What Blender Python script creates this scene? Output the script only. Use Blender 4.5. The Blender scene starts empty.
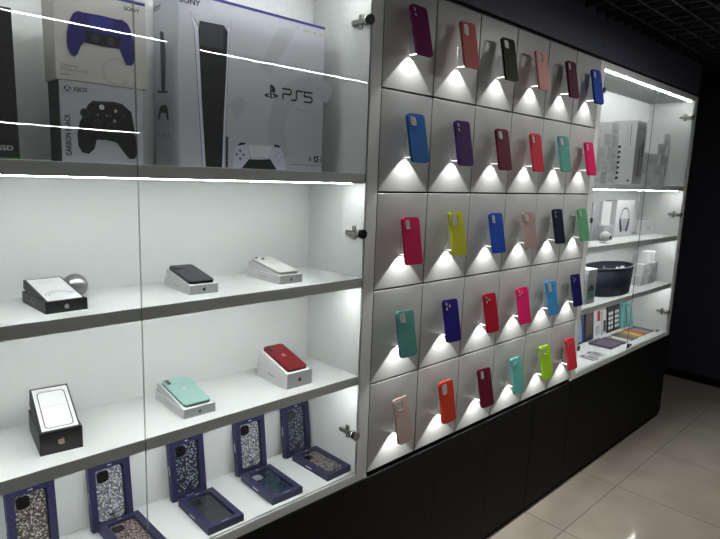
import bpy, bmesh, math, random
from mathutils import Vector, Matrix
random.seed(7)
R = math.radians
scene = bpy.context.scene
COL = scene.collection

# ------------------------------------------------------------------ render look
scene.view_settings.view_transform = 'Standard'
scene.view_settings.look = 'None'
scene.view_settings.gamma = 1.0
scene.view_settings.use_curve_mapping = False
scene.view_settings.exposure = 0.0
scene.cycles.use_denoising = True
scene.cycles.max_bounces = 10
scene.cycles.transparent_max_bounces = 24
scene.cycles.sample_clamp_indirect = 4.0
scene.cycles.caustics_reflective = False
scene.cycles.caustics_refractive = False

# ------------------------------------------------------------------ materials
def srgb(r, g, b):
    f = lambda c: (c/255/12.92) if c/255 <= 0.04045 else ((c/255+0.055)/1.055)**2.4
    return (f(r), f(g), f(b), 1.0)

def mat(name, rgb, rough=0.5, metal=0.0, spec=0.5, noise=0.0, scale=30.0, stretch=(1, 1, 1), coat=0.0, bump=0.0, trans=0.0, sss=0.0):
    m = bpy.data.materials.new(name); m.use_nodes = True
    nt = m.node_tree; b = nt.nodes['Principled BSDF']
    c = srgb(*rgb)
    b.inputs['Base Color'].default_value = c
    b.inputs['Roughness'].default_value = rough
    b.inputs['Metallic'].default_value = metal
    b.inputs['Specular IOR Level'].default_value = spec
    b.inputs['Coat Weight'].default_value = coat
    b.inputs['Coat Roughness'].default_value = 0.08
    if sss:
        b.inputs['Subsurface Weight'].default_value = sss
        b.inputs['Subsurface Radius'].default_value = (0.004, 0.004, 0.004)
    if noise or bump:
        tc = nt.nodes.new('ShaderNodeTexCoord'); mp = nt.nodes.new('ShaderNodeMapping')
        mp.inputs['Scale'].default_value = stretch
        n = nt.nodes.new('ShaderNodeTexNoise'); n.inputs['Scale'].default_value = scale; n.inputs['Detail'].default_value = 4
        nt.links.new(tc.outputs['Object'], mp.inputs['Vector']); nt.links.new(mp.outputs['Vector'], n.inputs['Vector'])
        if noise:
            mx = nt.nodes.new('ShaderNodeMix'); mx.data_type = 'RGBA'
            mx.inputs['A'].default_value = tuple(x*(1-noise) for x in c[:3]) + (1,)
            mx.inputs['B'].default_value = tuple(min(1, x*(1+noise)) for x in c[:3]) + (1,)
            nt.links.new(n.outputs['Fac'], mx.inputs['Factor']); nt.links.new(mx.outputs['Result'], b.inputs['Base Color'])
        if bump:
            bp = nt.nodes.new('ShaderNodeBump'); bp.inputs['Strength'].default_value = bump; bp.inputs['Distance'].default_value = 0.002
            nt.links.new(n.outputs['Fac'], bp.inputs['Height']); nt.links.new(bp.outputs['Normal'], b.inputs['Normal'])
    return m

def emit(name, rgb, strength):
    m = bpy.data.materials.new(name); m.use_nodes = True
    nt = m.node_tree; nt.nodes.clear()
    e = nt.nodes.new('ShaderNodeEmission'); o = nt.nodes.new('ShaderNodeOutputMaterial')
    e.inputs['Color'].default_value = (*rgb, 1); e.inputs['Strength'].default_value = strength
    nt.links.new(e.outputs[0], o.inputs['Surface'])
    return m

def clear(name, tint, base=0.04, rough=0.0, milky=0.0):
    # clear sheet: see-through with an angle-dependent mirror reflection, optionally slightly milky
    m = bpy.data.materials.new(name); m.use_nodes = True
    nt = m.node_tree; nt.nodes.clear(); N = nt.nodes.new; L = nt.links.new
    out = N('ShaderNodeOutputMaterial'); t = N('ShaderNodeBsdfTransparent'); g = N('ShaderNodeBsdfGlossy')
    t.inputs['Color'].default_value = (*tint, 1); g.inputs['Roughness'].default_value = rough
    lw = N('ShaderNodeLayerWeight'); lw.inputs['Blend'].default_value = 0.5
    p = N('ShaderNodeMath'); p.operation = 'POWER'; p.inputs[1].default_value = 5
    q = N('ShaderNodeMath'); q.operation = 'MULTIPLY_ADD'; q.inputs[1].default_value = 1-base; q.inputs[2].default_value = base
    L(lw.outputs['Facing'], p.inputs[0]); L(p.outputs[0], q.inputs[0])
    mx = N('ShaderNodeMixShader'); L(q.outputs[0], mx.inputs[0])
    src = t
    if milky:
        d = N('ShaderNodeBsdfTranslucent'); d.inputs['Color'].default_value = (.9, .9, .9, 1)
        m2 = N('ShaderNodeMixShader'); m2.inputs[0].default_value = milky
        L(t.outputs[0], m2.inputs[1]); L(d.outputs[0], m2.inputs[2]); src = m2
    L(src.outputs[0], mx.inputs[1]); L(g.outputs[0], mx.inputs[2]); L(mx.outputs[0], out.inputs['Surface'])
    return m

def glitter(name, dark, mid, light, scale=330, metal=0.35):
    m = bpy.data.materials.new(name); m.use_nodes = True
    nt = m.node_tree; N = nt.nodes.new; L = nt.links.new; b = nt.nodes['Principled BSDF']
    tc = N('ShaderNodeTexCoord'); v = N('ShaderNodeTexVoronoi'); v.inputs['Scale'].default_value = scale
    L(tc.outputs['Object'], v.inputs['Vector'])
    s = N('ShaderNodeSeparateColor'); L(v.outputs['Color'], s.inputs[0])
    r = N('ShaderNodeValToRGB'); r.color_ramp.interpolation = 'CONSTANT'
    e = r.color_ramp.elements; e[0].color = srgb(*dark); e[1].position = 0.45; e[1].color = srgb(*mid)
    k = e.new(0.78); k.color = srgb(*light)
    L(s.outputs[0], r.inputs[0]); L(r.outputs[0], b.inputs['Base Color'])
    b.inputs['Metallic'].default_value = metal; b.inputs['Roughness'].default_value = 0.35
    bm_ = N('ShaderNodeBump'); bm_.inputs['Strength'].default_value = 0.9; bm_.inputs['Distance'].default_value = 0.002
    L(s.outputs[1], bm_.inputs['Height']); L(bm_.outputs['Normal'], b.inputs['Normal'])
    return m

M = {}
M['laminate'] = mat('white_laminate', (224, 227, 226), 0.42, noise=0.035, scale=14, stretch=(9, 9, 1.2))
M['shelf'] = mat('white_shelf_laminate', (224, 227, 226), 0.4, noise=0.03, scale=14, stretch=(1.2, 9, 9))
M['facing'] = mat('grey_white_panel', (177, 179, 177), 0.33, noise=0.05, scale=16, stretch=(12, 1, 1.2), spec=0.5)
M['backing'] = mat('dark_groove', (14, 14, 14), 0.7, noise=0.1)
M['black_board'] = mat('black_cabinet_board', (6, 6, 6), 0.6, spec=0.2, noise=0.15, scale=20, stretch=(9, 9, 1))
M['fascia'] = mat('charcoal_fascia', (74, 77, 90), 0.55, noise=0.08, scale=10)
M['wall_dark'] = mat('dark_wall', (34, 37, 48), 0.75, noise=0.12, scale=8, stretch=(6, 6, 1))
M['ceiling'] = mat('black_ceiling', (40, 41, 44), 0.6, noise=0.1)
M['plinth'] = mat('black_plinth', (8, 8, 8), 0.75, spec=0.15, noise=0.1)
M['chrome'] = mat('chrome_metal', (200, 198, 190), 0.22, metal=1.0, noise=0.04)
M['steel'] = mat('grey_lamp_housing', (70, 70, 72), 0.4, metal=0.6, noise=0.04)
M['black_plastic'] = mat('black_plastic', (12, 12, 13), 0.4, noise=0.1)
M['glass'] = clear('door_glass', (0.965, 0.975, 0.97), 0.035)
M['film'] = clear('window_film', (0.96, 0.96, 0.96), 0.02, 0.12)
M['acrylic'] = clear('clear_acrylic', (0.90, 0.91, 0.91), 0.06, 0.1, milky=0.05)
M['led'] = emit('cool_white_led_strip', (0.975, 1.0, 0.99), 98.0)
M['led_top'] = emit('upper_led_strip', (0.975, 1.0, 0.99), 125.0)
M['led_small'] = emit('bracket_led', (1.0, 0.98, 0.95), 6.0)
M['lamp'] = emit('linear_lamp_diffuser', (1.0, 0.98, 0.955), 135.0)
M['downlight'] = emit('downlight_diffuser', (1.0, 0.985, 0.96), 50.0)
M['white_card'] = mat('white_card', (228, 229, 230), 0.45, noise=0.02, scale=60)
M['pale_card'] = mat('pale_grey_card', (196, 198, 206), 0.4, noise=0.02, scale=60)
M['cream_card'] = mat('cream_card', (208, 205, 200), 0.4, noise=0.02, scale=60)
M['black_card'] = mat('black_card', (20, 20, 22), 0.4, noise=0.1, scale=60)
M['grey_card'] = mat('grey_card', (150, 151, 152), 0.5, noise=0.05, scale=60)
M['dark_side'] = mat('dark_grey_card', (58, 62, 60), 0.45, noise=0.05, scale=60)
M['box_shade'] = mat('box_front_shade', (204, 206, 206), 0.5, noise=0.06, scale=60)
M['glass_edge'] = mat('glass_edge', (92, 108, 102), 0.3, noise=0.05)
M['green'] = mat('green_print', (70, 150, 60), 0.5, noise=0.03)
M['navy'] = mat('navy_card', (25, 26, 66), 0.45, noise=0.06, scale=60)
M['navy_in'] = mat('dark_navy_card', (22, 22, 48), 0.6, noise=0.06, scale=60)
M['ink'] = mat('black_ink', (26, 26, 28), 0.5, noise=0.04)
M['ink_grey'] = mat('grey_ink', (135, 136, 140), 0.5, noise=0.04)
M['ink_faint'] = mat('faint_grey_ink', (186, 188, 194), 0.5, noise=0.02)
M['ink_faint2'] = mat('faint_warm_ink', (196, 193, 188), 0.5, noise=0.02)
M['ink_blue'] = mat('blue_ink', (52, 54, 130), 0.5, noise=0.04)
M['ink_purple'] = mat('violet_ink', (44, 36, 104), 0.5, noise=0.06)
M['ink_white'] = mat('white_ink', (232, 232, 238), 0.5, noise=0.02)
M['ink_lilac'] = mat('lilac_white_ink', (214, 217, 236), 0.5, noise=0.02)
M['ink_red'] = mat('red_ink', (170, 30, 45), 0.5, noise=0.04)
M['ink_gold'] = mat('gold_ink', (186, 178, 148), 0.5, noise=0.04)
M['ink_rose'] = mat('rose_gold_foil', (206, 168, 156), 0.3, metal=0.4, noise=0.05)
M['ink_silver'] = mat('silver_foil', (205, 205, 210), 0.3, metal=0.4, noise=0.05)
M['ink_dark'] = mat('dark_grey_ink', (56, 58, 62), 0.5, noise=0.05)
M['lens'] = mat('lens_glass', (10, 10, 14), 0.1, noise=0.05, coat=0.5)
M['ball'] = mat('silver_satin', (182, 182, 186), 0.3, metal=0.9, noise=0.03)
M['bin'] = mat('navy_felt', (26, 32, 50), 0.85, noise=0.2, scale=90, bump=0.4)

def floor_mat():
    m = bpy.data.materials.new('beige_porcelain_tiles'); m.use_nodes = True
    nt = m.node_tree; N = nt.nodes.new; L = nt.links.new; b = nt.nodes['Principled BSDF']
    tc = N('ShaderNodeTexCoord'); sp = N('ShaderNodeSeparateXYZ'); L(tc.outputs['Object'], sp.inputs[0])
    P = 0.571
    def line(out, off):
        a = N('ShaderNodeMath'); a.operation = 'ADD'; a.inputs[1].default_value = -off + 40*P
        d = N('ShaderNodeMath'); d.operation = 'DIVIDE'; d.inputs[1].default_value = P
        f = N('ShaderNodeMath'); f.operation = 'FRACT'
        c = N('ShaderNodeMath'); c.operation = 'LESS_THAN'; c.inputs[1].default_value = 0.0075
        L(out, a.inputs[0]); L(a.outputs[0], d.inputs[0]); L(d.outputs[0], f.inputs[0]); L(f.outputs[0], c.inputs[0])
        return c
    lx, ly = line(sp.outputs[0], 1.063), line(sp.outputs[1], -0.192)
    mxm = N('ShaderNodeMath'); mxm.operation = 'MAXIMUM'; L(lx.outputs[0], mxm.inputs[0]); L(ly.outputs[0], mxm.inputs[1])
    n = N('ShaderNodeTexNoise'); n.inputs['Scale'].default_value = 5; n.inputs['Detail'].default_value = 8
    L(tc.outputs['Object'], n.inputs['Vector'])
    r = N('ShaderNodeValToRGB'); e = r.color_ramp.elements
    e[0].position = 0.3; e[0].color = srgb(151, 143, 131); e[1].position = 0.75; e[1].color = srgb(164, 156, 143)
    L(n.outputs['Fac'], r.inputs[0])
    mx = N('ShaderNodeMix'); mx.data_type = 'RGBA'; mx.inputs['B'].default_value = srgb(84, 78, 70)
    L(mxm.outputs[0], mx.inputs['Factor']); L(r.outputs[0], mx.inputs['A']); L(mx.outputs['Result'], b.inputs['Base Color'])
    rr = N('ShaderNodeMath'); rr.operation = 'MULTIPLY_ADD'; rr.inputs[1].default_value = 0.5; rr.inputs[2].default_value = 0.08
    L(mxm.outputs[0], rr.inputs[0]); L(rr.outputs[0], b.inputs['Roughness'])
    return m
M['floor'] = floor_mat()

# ------------------------------------------------------------------ mesh helpers
class MB:
    """collects shapes into one mesh"""
    def __init__(self):
        self.bm = bmesh.new(); self.mats = []
    def _mi(self, m):
        if m is None: return 0
        if m not in self.mats: self.mats.append(m)
        return self.mats.index(m)
    def box(self, x0, x1, y0, y1, z0, z1, bev=0.0, m=None, mtx=None, seg=2):
        mi = self._mi(m)
        t = bmesh.new()
        bmesh.ops.create_cube(t, size=1.0)
        for v in t.verts:
            v.co = Vector(((x0+x1)/2 + v.co.x*(x1-x0), (y0+y1)/2 + v.co.y*(y1-y0), (z0+z1)/2 + v.co.z*(z1-z0)))
        if bev: bmesh.ops.bevel(t, geom=t.edges[:], offset=bev, segments=seg, affect='EDGES', profile=0.5)
        self._merge(t, mi, mtx); return self
    def _merge(self, t, mi, mtx=None):
        mp = {}
        for v in t.verts:
            mp[v] = self.bm.verts.new(mtx @ v.co if mtx else v.co)
        for f in t.faces:
            try:
                nf = self.bm.faces.new([mp[v] for v in f.verts]); nf.material_index = mi; nf.smooth = f.smooth
            except ValueError: pass
        t.free()
    def cyl(self, p, axis, r, h, seg=24, m=None, r2=None, smooth=True):
        mi = self._mi(m); t = bmesh.new()
        bmesh.ops.create_cone(t, cap_ends=True, segments=seg, radius1=r, radius2=r if r2 is None else r2, depth=h)
        for f in t.faces:
            if len(f.verts) == 4: f.smooth = smooth
        q = Vector((0, 0, 1)).rotation_difference(Vector(axis)).to_matrix().to_4x4()
        self._merge(t, mi, Matrix.Translation(p) @ q); return self
    def sphere(self, p, r, m=None, sc=(1, 1, 1), seg=32):
        mi = self._mi(m); t = bmesh.new()
        bmesh.ops.create_uvsphere(t, u_segments=seg, v_segments=seg//2, radius=r)
        for f in t.faces: f.smooth = True
        self._merge(t, mi, Matrix.Translation(p) @ Matrix.Diagonal((*sc, 1))); return self
    def prism(self, outer, d0, d1, holes=(), m=None, f=lambda a, b, d: (a, d, b)):
        """polygon in (a,b) with holes, from depth d0 (front) to d1"""
        mi = self._mi(m); t = bmesh.new(); edges = []
        for lp in [outer, *holes]:
            vs = [t.verts.new((a, b, 0)) for a, b in lp]
            edges += [t.edges.new((vs[i], vs[(i+1) % len(vs)])) for i in range(len(vs))]
        bmesh.ops.triangle_fill(t, use_beauty=True, use_dissolve=False, edges=edges, normal=(0, 0, 1))
        ex = bmesh.ops.extrude_face_region(t, geom=t.faces[:])
        moved = {v for v in ex['geom'] if isinstance(v, bmesh.types.BMVert)}
        for v in t.verts:
            a, b = v.co.x, v.co.y
            v.co = Vector(f(a, b, d1 if v in moved else d0))
        bmesh.ops.recalc_face_normals(t, faces=t.faces[:])
        self._merge(t, mi); return self
    def lathe(self, prof, m=None, seg=40, sx=1.0, sy=1.0, c=(0, 0, 0), caps=True):
        mi = self._mi(m); t = bmesh.new(); rings = []
        for r, z in prof:
            rings.append([t.verts.new((c[0]+r*sx*math.cos(2*math.pi*i/seg), c[1]+r*sy*math.sin(2*math.pi*i/seg), c[2]+z)) for i in range(seg)])
        for a, b in zip(rings, rings[1:]):
            for i in range(seg):
                t.faces.new((a[i], a[(i+1) % seg], b[(i+1) % seg], b[i])).smooth = True
        if caps: t.faces.new(rings[0][::-1]); t.faces.new(rings[-1])
        self._merge(t, mi); return self
    def flat(self, pts, m, f):
        """flat ink shape: pts (a,b), f maps to 3D"""
        mi = self._mi(m); t = bmesh.new()
        vs = [t.verts.new((a, b, 0)) for a, b in pts]
        ed = [t.edges.new((vs[i], vs[(i+1) % len(vs)])) for i in range(len(vs))]
        bmesh.ops.triangle_fill(t, use_beauty=True, use_dissolve=False, edges=ed, normal=(0, 0, 1))
        for v in t.verts: v.co = Vector(f(v.co.x, v.co.y))
        self._merge(t, mi); return self
    def mesh(self, name, m=None):
        bmesh.ops.recalc_face_normals(self.bm, faces=self.bm.faces[:])
        me = bpy.data.meshes.new(name); self.bm.to_mesh(me); self.bm.free()
        for k in (self.mats or ([m] if m else [])): me.materials.append(k)
        return me
    def build(self, name, m=None, parent=None, loc=None):
        o = bpy.data.objects.new(name, self.mesh(name, m)); COL.objects.link(o)
        if parent: o.parent = parent
        if loc: o.location = loc
        return o

def rrect(cx, cz, w, h, r, n=6):
    r = min(r, w/2-1e-5, h/2-1e-5); out = []
    for ax, az, a0 in ((cx+w/2-r, cz+h/2-r, 0), (cx-w/2+r, cz+h/2-r, 90), (cx-w/2+r, cz-h/2+r, 180), (cx+w/2-r, cz-h/2+r, 270)):
        for i in range(n+1):
            t = R(a0+90*i/n); out.append((ax+r*math.cos(t), az+r*math.sin(t)))
    return out
def circ(cx, cz, r, n=20, rx=None): return [(cx+(rx or r)*math.cos(2*math.pi*i/n), cz+r*math.sin(2*math.pi*i/n)) for i in range(n)]
def rect(x0, x1, z0, z1): return [(x0, z0), (x1, z0), (x1, z1), (x0, z1)]
def arc(cx, cz, r0, r1, a0, a1, n=24):
    o = [(cx+r1*math.cos(R(a0+(a1-a0)*i/n)), cz+r1*math.sin(R(a0+(a1-a0)*i/n))) for i in range(n+1)]
    return o + [(cx+r0*math.cos(R(a1+(a0-a1)*i/n)), cz+r0*math.sin(R(a1+(a0-a1)*i/n))) for i in range(n+1)]

def text(mb, s, x0, x1, z0, z1, m, f, bold=0.0, rot=False):
    """lettering stretched into the rectangle x0..x1, z0..z1"""
    cu = bpy.data.curves.new('lettering_source', 'FONT'); cu.body = s; cu.offset = bold; cu.resolution_u = 3
    ob = bpy.data.objects.new('lettering_source', cu); COL.objects.link(ob)
    bpy.context.view_layer.update()
    me = ob.evaluated_get(bpy.context.evaluated_depsgraph_get()).to_mesh()
    vs = [(v.co.x, v.co.y) for v in me.vertices]; fs = [tuple(p.vertices) for p in me.polygons]
    ob.to_mesh_clear(); bpy.data.objects.remove(ob); bpy.data.curves.remove(cu)
    if rot: vs = [(-y, x) for x, y in vs]
    ax, bx = min(v[0] for v in vs), max(v[0] for v in vs); az, bz = min(v[1] for v in vs), max(v[1] for v in vs)
    t = bmesh.new(); mi = mb._mi(m)
    bv = [t.verts.new(f(x0+(x-ax)/(bx-ax)*(x1-x0), z0+(z-az)/(bz-az)*(z1-z0))) for x, z in vs]
    for p in fs:
        try: t.faces.new([bv[i] for i in p])
        except ValueError: pass
    mb._merge(t, mi)

FRUIT = [(0, -.50), (.10, -.47), (.20, -.50), (.32, -.42), (.43, -.22), (.40, -.15), (.32, -.05), (.31, .08), (.36, .2), (.40, .25), (.30, .33), (.18, .35), (.04, .30), (-.05, .29), (-.18, .34), (-.32, .30), (-.42, .18), (-.45, 0), (-.42, -.2), (-.33, -.4), (-.22, -.5), (-.1, -.47)]
LEAF = [(0, .34), (.02, .45), (.10, .55), (.17, .58), (.16, .48), (.10, .38)]
def fruit(mb, cx, cz, s, m, f):
    for P in (FRUIT, LEAF): mb.flat([(cx+a*s, cz+b*s) for a, b in P], m, f)

def tag(o, label, cat, group=None, kind=None):
    o['label'] = label; o['category'] = cat
    if group: o['group'] = group
    if kind: o['kind'] = kind
    return o
def empty(name, loc, label, cat, group=None, rot=(0, 0, 0)):
    o = bpy.data.objects.new(name, None); COL.objects.link(o); o.empty_display_size = 0.02
    o.location = loc; o.rotation_euler = rot
    return tag(o, label, cat, group)
def struct(mb, name, m): o = mb.build(name, m); o['kind'] = 'structure'; return o
def copy_tree(o, parent=None):
    c = o.copy(); COL.objects.link(c)
    if parent: c.parent = parent
    for ch in list(o.children): copy_tree(ch, c)
    return c

# ------------------------------------------------------------------ camera (solved from the panel grid)
cam = bpy.data.cameras.new('camera'); co = bpy.data.objects.new('camera', cam); COL.objects.link(co)
co.location = (-1.21193278, -1.19250383, 1.54271942); co.rotation_euler = (1.40906172, -0.0343943369, -0.762304808)
cam.sensor_fit = 'HORIZONTAL'; cam.sensor_width = 36.0; cam.lens = 567.269*36/720; cam.clip_start = 0.05
scene.camera = co

# ------------------------------------------------------------------ the room
ZF, ZC = 0.025, 2.28
struct(MB().box(-3.2, 3.77, -4.3, 0.30, ZF-0.06, ZF), 'floor', M['floor'])
struct(MB().box(-3.2, 3.77, 0.275, 0.33, ZF, 2.62), 'wall_back', M['wall_dark'])
struct(MB().box(3.75, 3.80, -4.3, 0.275, ZF, 2.62), 'wall_right', M['wall_dark'])
struct(MB().box(-3.25, -3.2, -4.3, 0.275, ZF, 2.62), 'wall_left', M['wall_dark'])
struct(MB().box(-3.2, 3.77, -4.35, -4.3, ZF, 2.62), 'wall_front', M['wall_dark'])
struct(MB().box(3.735, 3.75, -4.3, 0.275, ZF, ZF+0.06, 0.003), 'baseboard_right', M['plinth'])
c = MB()
for i in range(70): c.box(-3.2+0.1*i, -3.19+0.1*i, -4.3, 0.0, ZC, ZC+0.035)
for i in range(43): c.box(-3.2, 3.75, -4.3+0.1*i, -4.29+0.1*i, ZC+0.001, ZC+0.034)
c.box(-3.2, 3.75, -4.3, 0.275, 2.60, 2.64)
struct(c, 'ceiling', M['ceiling'])
f = MB()
for a, b in ((-1.43, -0.001), (0.001, 1.404), (1.406, 2.79)): f.box(a, b, 0.0, 0.02, 2.112, 2.60, 0.001)
f.box(-1.43, 2.79, 0.02, 0.27, 2.102, 2.60)
struct(f, 'trim_1', M['fascia'])

# linear ceiling lamps
def lamp(x0, x1, y, label, z=ZC, gd='linear ceiling lamps'):
    e = empty('linear_lamp', ((x0+x1)/2, y, z), label, 'lamp', gd)
    h = (x1-x0)/2
    MB().box(-h, h, -.018, .018, -.022, 0, 0.002).build('housing', M['steel'], e)
    MB().box(-h+.004, h-.004, -.0042, .0042, -.0243, -.0225, 0.0005).build('diffuser', M['lamp'], e)
lamp(-1.25, 0.306, -2.0, 'thin linear ceiling lamp reflected across the white console boxes, left of the gap')
lamp(0.532, 2.05, -2.05, 'thin linear ceiling lamp reflected in the right glass door above the large console box')
e = empty('linear_lamp', (0.05, -4.3, 1.883), 'thin white linear lamp on the opposite wall, reflected low in the left glass door', 'lamp')
MB().box(-1.05, 1.05, 0, .02, -.010, .010, 0.002).build('housing', M['steel'], e)
MB().box(-1.04, 1.04, .0205, .023, -.0025, .0025, 0.0005).build('diffuser', M['lamp'], e)

e = empty('ceiling_downlight', (1.5, -.8, ZC), 'round ceiling downlight in front of the phone case wall', 'lamp')
MB().lathe([(.142, 0), (.146, -.004), (.146, -.030), (.134, -.032), (.132, -.020)], caps=False).lathe([(.1425, -.0005), (.001, -.0006)], caps=False).build('housing', M['steel'], e)
MB().cyl((0, 0, -.026), (0, 0, 1), .1310, .004).build('diffuser', M['downlight'], e)

# ------------------------------------------------------------------ black base cabinets
def base_cab(x0, x1, seams, label):
    e = empty('base_cabinet', ((x0+x1)/2, 0, ZF), label, 'cabinet', 'black base cabinets')
    X = (x0+x1)/2; h0, h1 = x0-X, x1-X
    MB().box(h0, h1, .012, .27, 0.03, .560).box(h0, h1, -.004, .27, .545, .5605, .001).build('carcass', M['black_board'], e)
    MB().box(h0, h1, .004, .25, 0, .0295, .001).build('plinth', M['plinth'], e)
    for a, b in zip(seams, seams[1:]):
        g0, g1 = [.002 if abs(q_-1.05) < .01 or abs(q_-1.405) < .01 else .0003 for q_ in (a, b)]
        MB().box(a-X+g0, b-X-g1, -.004, .0115, .0305, .5445, .0006).build('door', M['black_board'], e)
base_cab(-1.43, 0, [-1.43, -.715, 0], 'black base cabinet under the left glass display cabinet')
base_cab(0, 1.405, [0, .35, .70, 1.05, 1.405], 'long black base cabinet under the wall of phone cases')
base_cab(1.405, 2.79, [1.405, 2.1, 2.79], 'far black base cabinet under the right glass display cabinet')

# ------------------------------------------------------------------ glass display cabinets
SH = (1.553, 1.2435, 0.9365)     # shelf tops
ZB = 0.614
def hinge(cab, x, z, s, black):
    """s=+1: hinged on a side wall to the right of the door"""
    h = MB()
    h.box(min(x, x-.012*s), max(x, x-.012*s), .014, .075, z-.0065, z+.0065, .002)
    h.box(min(x, x-.005*s), max(x, x-.005*s), .036, .052, z-.021, z+.021, .002)
    h.cyl((x-.0075*s, .013, z), (0, 1, 0), .0125, .012)
    h.box(min(x-.001*s, x-.014*s), max(x-.001*s, x-.014*s), .008, .03, z-.008, z+.008, .002)
    o = h.build('hinge', M['chrome'], cab)
    k = MB().cyl((x-.0075*s, -.0025, z), (0, 1, 0), .0135, .003)
    k.build('hinge_cap', M['black_plastic'] if black else M['chrome'], o)

def cabinet(x0, x1, label, doors):
    e = empty('display_cabinet', (0, 0, 0), label, 'cabinet', 'white glass fronted display cabinets')
    T = .045
    for a, b in ((x0, x0+T), (x1-T, x1)):
        MB().box(a, b, 0, .27, .587, 2.10, .0012).build('side_panel', M['laminate'], e)
    i0, i1 = x0+T+.0002, x1-T-.0002
    MB().box(i0, i1, .262, .27, .587, 2.10).build('back_panel', M['laminate'], e)
    MB().box(i0, i1, 0, .2615, .587, ZB, .0012).box(i0, i1, .0075, .011, ZB, ZB+.004).build('bottom_panel', M['shelf'], e)
    MB().box(i0, i1, 0, .2615, 2.07, 2.10, .0012).build('top_panel', M['shelf'], e)
    for z in SH:
        MB().box(i0, i1, .0085, .2615, z-.029, z, .0012).build('shelf', M['shelf'], e)
    for z in (2.07, *[q-.029 for q in SH]):
        ya, yb, zh = (.016, .0195, .0042) if z == 2.07 else (.030, .037, .0019)
        MB().box(i0+.03, i1-.03, ya, yb, z-zh, z-.0002, .0004).build('led_strip', M['led_top'] if z == 2.07 else M['led'], e)
    mid = (x0+x1)/2
    for z, blk in ((1.975, True), (1.377, True), (.744, x0 > 0)):
        hinge(e, x1-T, z, 1, blk); hinge(e, x0+T, z, -1, True)
    for (a, b), lb in zip(((i0+.002, mid-.0009), (mid+.0009, i1-.002)), doors):
        d = empty('glass_door', ((a+b)/2, .003, ZB+.002), lb, 'door', 'glass cabinet doors')
        w = (b-a)/2
        pn = MB().box(-w, w, -.0015, .0015, .003, 1.452).build('pane', M['glass'], d)
        pn.data.materials.append(M['glass_edge'])
        for f_ in pn.data.polygons:
            if abs(f_.normal.y) < .5: f_.material_index = 1
        if x0 > 0 and a < mid-.1:
            MB().box(w-.012, w+.012, -.014, -.0025, .012, .036, .003).cyl((w+.016, -.012, .028), (0, -1, 0), .006, .012).build('lock', M['black_plastic'], d)
    return e
cabinet(-1.43, -0.0005, 'near white display cabinet with boxed phones and console boxes',
        ('left glass door of the near cabinet, in front of the black phone boxes', 'right glass door of the near cabinet, in front of the large console box'))
cabinet(1.4055, 2.79, 'far white display cabinet with stacked small boxes and a navy bin',
        ('left glass door of the far cabinet, in front of the navy bin', 'right glass door of the far cabinet, hinged at the far end'))

# ------------------------------------------------------------------ panel wall
e = empty('display_wall_board', (0.7025, 0, .6), 'white panelled display board carrying thirty coloured phone cases', 'display board')
p = MB()
for r_ in range(5):
    for q in range(6):
        p.box(q*.234+.0028-.7025, (q+1)*.234-.0028-.7025, 0, .016, 1.5-.3*(r_+1)+.003, 1.5-.3*r_-.003, .0005, seg=1)
p.build('facing', M['facing'], e)
MB().box(-.702, .702, .0165, .27, 0, 1.5).build('backing', M['backing'], e)

# ------------------------------------------------------------------ phone cases and brackets
CW, CH, CD = .071, .146, .0095
def hole_shapes(kind):
    x, z = -CW/2, CH
    if kind == 'square': return [rrect(x+.0225, z-.0225, .028, .029, .008)]
    if kind == 'tall': return [rrect(x+.0235, z-.0265, .030, .037, .009)]
    if kind == 'bar': return [rrect(x+.0195, z-.0225, .021, .029, .006)]
    if kind == 'two': return [circ(x+.015, z-.0145, .0062), circ(x+.0165, z-.0305, .0062)]
    if kind == 'three': return [circ(x+.014, z-.0145, .0060), circ(x+.014, z-.0305, .0060), circ(x+.029, z-.0225, .0060)]
CASE_MESH = {}
def case_meshes(kind):
    if kind in CASE_MESH: return CASE_MESH[kind]
    holes = hole_shapes(kind)
    outer = rrect(0, CH/2, CW, CH, .011, 8)
    s = MB()
    s.prism(outer, .0002, .0020, holes)                              # back, towards the viewer
    s.prism(outer, .0020, CD, [rrect(0, CH/2, CW-.0036, CH-.0036, .0095, 8)])   # side wall
    bmesh.ops.remove_doubles(s.bm, verts=s.bm.verts[:], dist=1e-6)
    shell = s.mesh('shell')
    rim = MB()
    for h in holes:
        cx = sum(a for a, b in h)/len(h); cz = sum(b for a, b in h)/len(h)
        k = 1.12 if len(holes) == 1 else 1.3
        rim.prism([(cx+(a-cx)*k, cz+(b-cz)*k) for a, b in h], -.0012, .0001, [h])
    rim = rim.mesh('camera_rim')
    b1 = MB().box(-CW/2-.0009, -CW/2+.0005, .0035, .0065, CH-.048, CH-.038, .0004, seg=1).mesh('button')
    b2 = MB().box(-CW/2-.0009, -CW/2+.0005, .0035, .0065, CH-.062, CH-.052, .0004, seg=1).mesh('button')
    b3 = MB().box(CW/2-.0005, CW/2+.0009, .0035, .0065, CH-.060, CH-.044, .0004, seg=1).mesh('button')
    CASE_MESH[kind] = (('shell', shell), ('camera_rim', rim), ('button', b1), ('button', b2), ('button', b3))
    return CASE_MESH[kind]

def part_with(name, me, m, parent):
    o = bpy.data.objects.new(name, me); COL.objects.link(o); o.parent = parent
    if not me.materials: me.materials.append(m)
    o.material_slots[0].link = 'OBJECT'; o.material_slots[0].material = m
    return o

# bracket prototype: fin, arm, small lamp
fin_me = MB().prism([(-.001, .0015), (-.001, .070), (-.036, .070), (-.0485, .0015)], -.002, .002, f=lambda a, b, d: (d, a, b)).mesh('fin')
arm_me = MB().box(-.006, .006, -.050, -.0005, -.003, .001, .0008, seg=1).mesh('arm')
spot_me = MB().box(-.0045, .0045, -.046, -.004, -.0035, -.0031).mesh('lamp_lens')

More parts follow.
